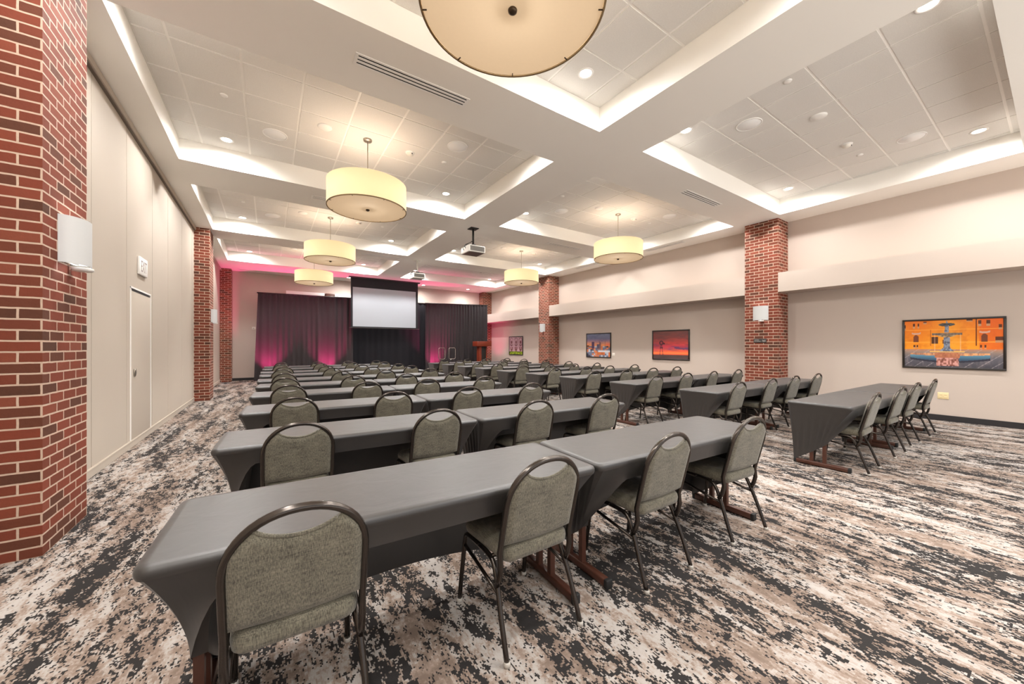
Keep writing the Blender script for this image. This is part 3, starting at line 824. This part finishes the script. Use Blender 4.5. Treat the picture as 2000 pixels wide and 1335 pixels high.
handrail(6.85, 7.17, 15.55, 'chrome loop handrail on the stage, right one of two')
lc = thing('lectern', 'reddish wooden lectern with a dark column on the stage by the right drape', 'lectern', (8.80, 15.95, 0.40))
g = MB(); g.rbox(-0.30, 0.30, -0.24, 0.24, 0.0, 0.06, 0.01); g.build('base', M['cherry'], lc)
g = MB(); g.rbox(-0.22, -0.10, -0.12, 0.16, 0.06, 0.98, 0.006); g.rbox(0.16, 0.22, -0.12, 0.16, 0.06, 0.98, 0.006); g.build('side_panel', M['cherry'], lc)
g = MB(); g.rbox(-0.10, 0.16, -0.10, 0.16, 0.06, 0.98, 0.004); g.build('front_panel', M['black'], lc)
g = MB(); g.rbox(-0.40, 0.40, -0.25, 0.27, 0.975, 1.22, 0.015); g.build('reading_top', M['cherry'], lc)
g = MB(); g.tube(smooth_path([(0.10, 0.0, 1.22), (0.10, 0.02, 1.30), (0.09, 0.08, 1.36), (0.08, 0.14, 1.37)]), 0.005, n=8); g.build('microphone', M['black'], lc)

# pink wash from the up-lights at the foot of the drapes
def uplight(x, y, e, tx, ty, tz, size=82):
    d = Vector((tx - x, ty - y, tz - 0.12))
    q = d.to_track_quat('-Z', 'Y').to_euler()
    spot('uplight_beam', (x, y, 0.12), e, (1.0, 0.05, 0.27), size, 1.0, 0.05, None, q)
uplight(-0.05, 17.18, 330, 0.0, 17.62, 2.0)
uplight(2.05, 17.05, 330, 2.1, 17.5, 2.0)
uplight(6.75, 16.95, 330, 6.75, 17.35, 2.0)
uplight(9.60, 16.9, 110, 9.6, 17.5, 3.2, 110)

# ------------------------------------------------------------------ chair
def lean(z): return -0.165 - (z - 0.45) * 0.25
HW, ZS, ZT = 0.207, 0.670, 0.873
def arch(a):                                            # a 0..pi over the crown
    e = 0.93
    cx = math.copysign(abs(cos(a)) ** e, cos(a)); sz = abs(sin(a)) ** e
    return -HW * cx, ZS + (ZT - ZS) * sz
def make_chair():
    t = thing('banquet_chair', '', 'chair', (0, 0, 0), 0, 'banquet chairs at the table rows')
    # seat cushion: stacked rounded outlines
    def outline(ins, z):
        pts = []; r = 0.075
        for (cx, cy, a0) in ((0.205 - r, 0.235 - r, 0), (-0.205 + r, 0.235 - r, 90), (-0.190 + r * 0.7, -0.190 + r * 0.7, 180), (0.190 - r * 0.7, -0.190 + r * 0.7, 270)):
            rr = r if a0 < 180 else r * 0.7
            for k in range(6):
                a = R(a0 + 18 * k); pts.append((cx + (rr - ins) * cos(a), cy + (rr - ins) * sin(a), z - (0.012 if cy > 0 else 0) * (z > 0.45)))
        return pts
    g = MB(); g.rings([outline(0.012, 0.402), outline(0.0, 0.412), outline(-0.004, 0.435), outline(0.0, 0.458), outline(0.014, 0.474), outline(0.04, 0.482), outline(0.068, 0.486)])
    g.build('seat', M['seat'], t)
    # backrest cushion
    g = MB(); nx, nz = 22, 16; hw = HW - 0.011
    def top(x):
        a = min(1.0, abs(x) / HW)
        zin = ZS + (ZT - ZS) * max(0.0, 1 - a ** (2 / 0.93)) ** (0.93 / 2) - 0.012
        return zin
    zg = top(0.126)
    def topz(x):
        if abs(x) >= 0.126: return top(x)
        return zg - 0.046 * (1 - (x / 0.126) ** 2) ** 0.8
    def bot(x): return 0.478 + 0.012 * (x / hw) ** 2
    front, back = [], []
    for j in range(nz + 1):
        rf, rb = [], []
        for i in range(nx + 1):
            x = -hw + 2 * hw * i / nx; v = j / nz
            z = bot(x) + (topz(x) - bot(x)) * v
            e = min(1, (1 - abs(x) / hw) / 0.16, v / 0.09, (1 - v) / 0.09); e = max(0, e); th = 0.006 + 0.020 * math.sqrt(max(0, 1 - (1 - e) ** 2))
            rf.append((x, lean(z) + th + 0.004, z)); rb.append((x, lean(z) - th * 0.7 - 0.002, z))
        front.append(rf); back.append(rb)
    g.grid(front); g.grid([r[::-1] for r in back])
    rim = [front[0], back[0]]; g.grid([back[0], front[0]]); g.grid([front[-1], back[-1]])
    g.grid([[r[0] for r in front], [r[0] for r in back]]); g.grid([[r[-1] for r in back], [r[-1] for r in front]])
    bk = g.build('backrest', M['seat'], t)
    g = MB(); pts = [(x, lean(topz(x)) - 0.005, topz(x) + 0.002) for x in [-0.126 + 0.236 * k / 16 for k in range(17)]]
    g.tube(pts, 0.007, n=8); g.build('piping', M['seat'], bk)
    # bent tube frame of the back
    pts = [(-0.206, -0.135, 0.285), (-0.206, -0.160, 0.335), (-0.206, -0.172, 0.385), (-0.206, lean(0.45), 0.45), (-0.207, lean(0.55), 0.55), (-HW, lean(0.63), 0.63)]
    for k in range(25):
        x, z = arch(pi * k / 24); pts.append((x, lean(z), z))
    pts += [(-p[0], p[1], p[2]) for p in pts[5::-1]]
    g = MB(); g.tube(pts, 0.0135, 0.0145, n=10, up=(0, 1, 0.2)); g.build('back_frame', M['chrome_dark'], t)
    # legs
    for s in (-1, 1):
        fr = smooth_path([(s * 0.214, 0.245, 0.012), (s * 0.208, 0.222, 0.20), (s * 0.199, 0.206, 0.345), (s * 0.198, 0.180, 0.388), (s * 0.198, 0.10, 0.396), (s * 0.198, 0.04, 0.396)], 4)
        rr = smooth_path([(s * 0.216, -0.242, 0.012), (s * 0.212, -0.190, 0.16), (s * 0.203, -0.140, 0.29), (s * 0.199, -0.105, 0.360), (s * 0.198, -0.062, 0.390), (s * 0.198, 0.04, 0.396)], 4)
        for path in (fr, rr):
            g = MB(); g.tube(path, 0.0125, 0.0125, n=8, up=(1, 0, 0)); lg = g.build('leg', M['chrome_dark'], t)
            x, y, z = path[0]; g = MB(); g.lathe([(0.011, 0.0), (0.0155, 0.002), (0.0155, 0.016), (0.0125, 0.022)], 10, (x, y), True); g.build('foot_glide', M['glide'], lg)
        g = MB(); g.tube([(s * 0.201, 0.205, 0.325), (s * 0.206, -0.150, 0.262)], 0.009, n=8); g.build('stretcher', M['chrome_dark'], t)
    g = MB()
    for y in (0.13, -0.07): g.tube([(-0.195, y, 0.393), (0.195, y, 0.393)], 0.010, n=8)
    g.build('seat_frame', M['chrome_dark'], t)
    return t

# ------------------------------------------------------------------ covered training table
LH, WH, ZTOP = 0.915, 0.30, 0.74
def make_table():
    t = thing('training_table', '', 'table', (0, 0, 0), 0, 'black covered tables in rows')
    g = MB()
    def ring(ins, z, n=5, r=0.045):
        pts = []
        for cx, cy, a0 in ((LH - r, WH - r, 0), (-LH + r, WH - r, 90), (-LH + r, -WH + r, 180), (LH - r, -WH + r, 270)):
            for k in range(n + 1):
                a = R(a0 + 90 * k / n); pts.append((cx + (r - ins) * cos(a), cy + (r - ins) * sin(a), z))
        return pts
    rs = [ring(0.004, 0.700), ring(0.0, 0.712), ring(0.0, 0.722), ring(0.004, 0.732), ring(0.014, 0.7385), ring(0.034, ZTOP)]
    b = g.grid(rs, True); n = len(rs[0]); g.cap(b + (len(rs) - 1) * n, n)
    # stretched skirt, everything between the rim and a lower curve
    def sag(T, B, v):
        return (T[0] + (B[0] - T[0]) * (1 - (1 - v) ** 1.9), T[1] + (B[1] - T[1]) * (1 - (1 - v) ** 1.35), T[2] + (B[2] - T[2]) * v)
    NV = 10
    def panel(tops, bots):
        g.grid([[sag(T, B, v / NV) for T, B in zip(tops, bots)] for v in range(NV + 1)])
    ZR = 0.706
    # end panels: gathered from the rim to the far foot
    for s in (-1, 1):
        nu = 26; tops, bots = [], []
        N0, Q, F0 = Vector((s * 0.822, -0.05, 0.27)), Vector((s * 0.822, 0.06, 0.17)), Vector((s * 0.815, 0.262, 0.035))
        for k in range(nu + 1):
            u = k / nu; tops.append((s * (LH - 0.003), -WH + 0.035 + (2 * WH - 0.07) * u, ZR))
            p = N0 * (1 - u) ** 2 + Q * 2 * u * (1 - u) + F0 * u * u
            bots.append((p.x, p.y, p.z))
        base = len(g.v); panel(tops, bots)
        for r in range(NV + 1):                        # soft gathers that fan out from the toe
            for c in range(nu + 1):
                vx, vy, vz = g.v[base + r * (nu + 1) + c]; v = r / NV
                g.v[base + r * (nu + 1) + c] = (vx + s * 0.013 * sin(c * 1.45 + 0.6) * sin(pi * min(1, v * 1.02)) * v * min(1, c / 5), vy, vz)
        # inner sleeve round the uprights
        it, ib = [], []
        for k in range(nu + 1):
            u = k / nu; it.append((s * 0.69, -0.20 + 0.46 * u, ZR)); ib.append((s * 0.772, bots[k][1], bots[k][2] + 0.004))
        panel(it, ib)
        g.grid([[sag((s * (LH - 0.03), -WH + 0.006, ZR), bots[0], v / NV), sag(it[0], ib[0], v / NV)] for v in range(NV + 1)])
        g.grid([[sag((s * (LH - 0.03), -WH + 0.003, ZR), bots[0], v / NV), sag(tops[0], bots[0], v / NV)] for v in range(NV + 1)])
        g.grid([[sag((s * (LH - 0.03), WH - 0.003, ZR), bots[-1], v / NV), sag(tops[-1], bots[-1], v / NV)] for v in range(NV + 1)])
    # side panels: chair side is cut to a shallow band that runs down at the ends, far side reaches the feet
    nx = 44; tops, bots, ft, fb = [], [], [], []
    for k in range(nx + 1):
        x = -(LH - 0.03) + 2 * (LH - 0.03) * k / nx; ax = abs(x); s = 1 if x > 0 else -1
        tops.append((x, -WH + 0.003, ZR))
        q = max(0.0, (ax - 0.68) / (LH - 0.03 - 0.68))
        if q == 0: bots.append((x, -WH + 0.02, 0.615))
        else: bots.append((s * (0.68 + (0.822 - 0.68) * q), -WH + 0.02 + 0.23 * q ** 2, 0.615 - 0.345 * q ** 1.8))
        ft.append((x, WH - 0.003, ZR)); q = ax / (LH - 0.03)
        fb.append((x * 0.815 / (LH - 0.03), 0.262, 0.035 + 0.15 * (1 - q ** 2) ** 0.75))
    panel(tops, bots); panel(ft, fb)
    g.build('table_cover', M['cloth'], t)
    g = MB(); g.box(-LH + 0.02, LH - 0.02, -WH + 0.02, WH - 0.02, 0.705, 0.728); g.build('tabletop', M['board'], t)
    for s in (-1, 1):
        x = s * 0.80
        g = MB(); g.rbox(x - 0.021, x + 0.021, -0.245, 0.245, 0.006, 0.052, 0.008); fb_ = g.build('foot_bar', M['brown'], t)
        for e in (-1, 1):
            g = MB(); g.rbox(x - 0.024, x + 0.024, min(e * 0.235, e * 0.262), max(e * 0.235, e * 0.262), 0.001, 0.055, 0.006); g.build('end_cap', M['rubber'], fb_)
        for y in (-0.03, 0.09):
            g = MB(); g.box(x - 0.016, x + 0.016, y - 0.016, y + 0.016, 0.05, 0.705); g.build('upright', M['brown'], t)
    return t

ROWS = ['nearest', 'second nearest', 'third nearest', 'fourth nearest', 'fifth nearest', 'sixth nearest', 'fourth farthest', 'third farthest', 'second farthest', 'farthest']
ORD = ['first', 'second', 'third', 'last']
L_ROWS = [((-0.34, 1.49), (3.34, 1.32)), ((-0.31, 2.95), (3.43, 2.79)), ((-0.25, 4.37), (3.46, 4.16)), ((-0.22, 5.76), (3.46, 5.52)), ((-0.19, 7.08), (3.50, 6.80)),
          ((-0.19, 8.22), (3.52, 8.18)), ((-0.17, 9.56), (3.54, 9.64)), ((-0.16, 10.74), (3.58, 10.88)), ((-0.14, 12.20), (3.54, 12.32)), ((-0.12, 13.50), (3.58, 13.56))]
R_ROWS = [((5.17, 1.25), (9.03, 1.22)), ((5.20, 2.67), (8.98, 2.63)), ((5.21, 4.05), (9.02, 4.04)), ((5.22, 5.48), (8.88, 5.42)), ((5.20, 6.69), (8.86, 6.68)),
          ((5.12, 7.89), (8.78, 7.96)), ((5.17, 9.26), (8.83, 9.30)), ((5.16, 10.46), (8.82, 10.50)), ((5.20, 11.87), (8.86, 11.90)), ((5.16, 13.11), (8.82, 13.12))]
CH_L = [[0.09, 1.08, 1.99, 3.00], [0.17, 1.18, 2.13, 3.07], [0.24, 1.21, 2.11, 3.20], [0.23, 1.23, 2.10, 3.14], [0.24, 1.25, 2.17, 3.19], [0.24, 1.25, 2.13, 3.11], [0.25, 1.25, 2.14, 3.15], [0.30, 1.25, 2.13, 3.16], [0.29, 1.30, 2.16, 3.13], [0.31, 1.34, 2.24, 3.17]]
CH_R = [[5.52, 6.68, 7.60, 8.80], [5.61, 6.67, 7.57, 8.66], [5.65, 6.64, 7.54, 8.58], [5.63, 6.63, 7.53, 8.58], [5.56, 6.59, 7.44, 8.48], [5.48, 6.46, 7.31, 8.30], [5.51, 6.52, 7.38, 8.38], [5.53, 6.52, 7.40, 8.35], [5.54, 6.56, 7.40, 8.39], [5.56, 6.52, 7.29, 8.38]]
table0, chair0 = make_table(), make_chair()
done = {'t': 0, 'c': 0}
rng = random.Random(5)
for side, rows, chs in (('L', L_ROWS, CH_L), ('R', R_ROWS, CH_R)):
    for ri, ((A, B), cx) in enumerate(zip(rows, chs)):
        ax, ay = A; bx, by = B; L = math.hypot(bx - ax, by - ay); ang = math.atan2(by - ay, bx - ax); ux, uy = cos(ang), sin(ang)
        tl = (L - 0.012) / 2
        for k in (0, 1):
            s = tl / 2 + k * (tl + 0.012)
            px, py = ax + ux * s - uy * WH, ay + uy * s + ux * WH
            if side == 'L': lab = 'black covered table by the %s, %s row, folding wall side' % (('wall walkway', 'centre aisle')[k], ROWS[ri])
            else: lab = 'black covered table by the %s, %s row, picture wall side' % (('centre aisle', 'picture wall')[k], ROWS[ri])
            if done['t'] == 0: o = table0; o.location = (px, py, 0); o.rotation_euler = (0, 0, ang); o['label'] = lab; done['t'] = 1
            else: o = dup(table0, (px, py, 0), ang, lab)
            o.scale = (tl / (2 * LH), 1, 1)
        for k, x in enumerate(cx):
            s = (x - ax) / ux; s0 = tl / 2 + (k // 2) * (tl + 0.012); lim = 0.80 * tl / (2 * LH) - 0.285
            x = ax + ux * max(s0 - lim, min(s0 + lim, s))
            edge = ay + (by - ay) * (x - ax) / (bx - ax)
            yaw = ang * 0.7 + R(rng.uniform(-2.5, 2.5))
            off = 0.185 - rng.uniform(0, 0.03)
            if side == 'L': lab = 'olive banquet chair, %s from the folding wall, %s row left of the aisle' % (ORD[k], ROWS[ri])
            else: lab = 'olive banquet chair, %s from the aisle, %s row by the picture wall' % (ORD[k], ROWS[ri])
            loc = (x, edge + off, 0)
            if done['c'] == 0: chair0.location = loc; chair0.rotation_euler = (0, 0, yaw); chair0['label'] = lab; done['c'] = 1
            else: dup(chair0, loc, yaw, lab)

# ------------------------------------------------------------------ camera, world, view
cam = bpy.data.cameras.new('camera'); co = bpy.data.objects.new('camera', cam); COL.objects.link(co)
cam.sensor_fit = 'HORIZONTAL'; cam.sensor_width = 36.0
cam.lens = 716.18 * 36.0 / 2000.0
cam.shift_x = 0.0; cam.shift_y = (675.28 - 667.5) / 2000.0
cam.clip_start = 0.05; cam.clip_end = 100
co.location = (0, 0, 1.3926); co.rotation_euler = (R(90), 0, -0.5853)
scene.camera = co
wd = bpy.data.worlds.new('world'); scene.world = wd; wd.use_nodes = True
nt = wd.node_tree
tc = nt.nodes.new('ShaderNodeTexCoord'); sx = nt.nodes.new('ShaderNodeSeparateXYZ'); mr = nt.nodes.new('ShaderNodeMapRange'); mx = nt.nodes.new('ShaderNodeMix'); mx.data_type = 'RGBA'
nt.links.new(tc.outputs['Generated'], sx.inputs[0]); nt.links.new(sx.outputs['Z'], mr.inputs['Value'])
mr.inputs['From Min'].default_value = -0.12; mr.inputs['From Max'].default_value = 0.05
mx.inputs[6].default_value = (1.9, 1.84, 1.74, 1); mx.inputs[7].default_value = (0.34, 0.35, 0.37, 1)   # glow added below the horizon to light the ceiling, dim sky above
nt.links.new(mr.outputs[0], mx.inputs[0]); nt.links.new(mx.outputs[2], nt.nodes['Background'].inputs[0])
scene.view_settings.view_transform = 'Standard'
scene.view_settings.look = 'None'
scene.view_settings.gamma = 1.0
scene.view_settings.use_curve_mapping = False
scene.view_settings.exposure = 0.9
scene.cycles.use_denoising = True
scene.cycles.use_adaptive_sampling = True
scene.cycles.adaptive_threshold = 0.02
scene.cycles.max_bounces = 10
scene.cycles.diffuse_bounces = 5
scene.cycles.sample_clamp_indirect = 6.0
scene.cycles.caustics_reflective = False
scene.cycles.caustics_refractive = False
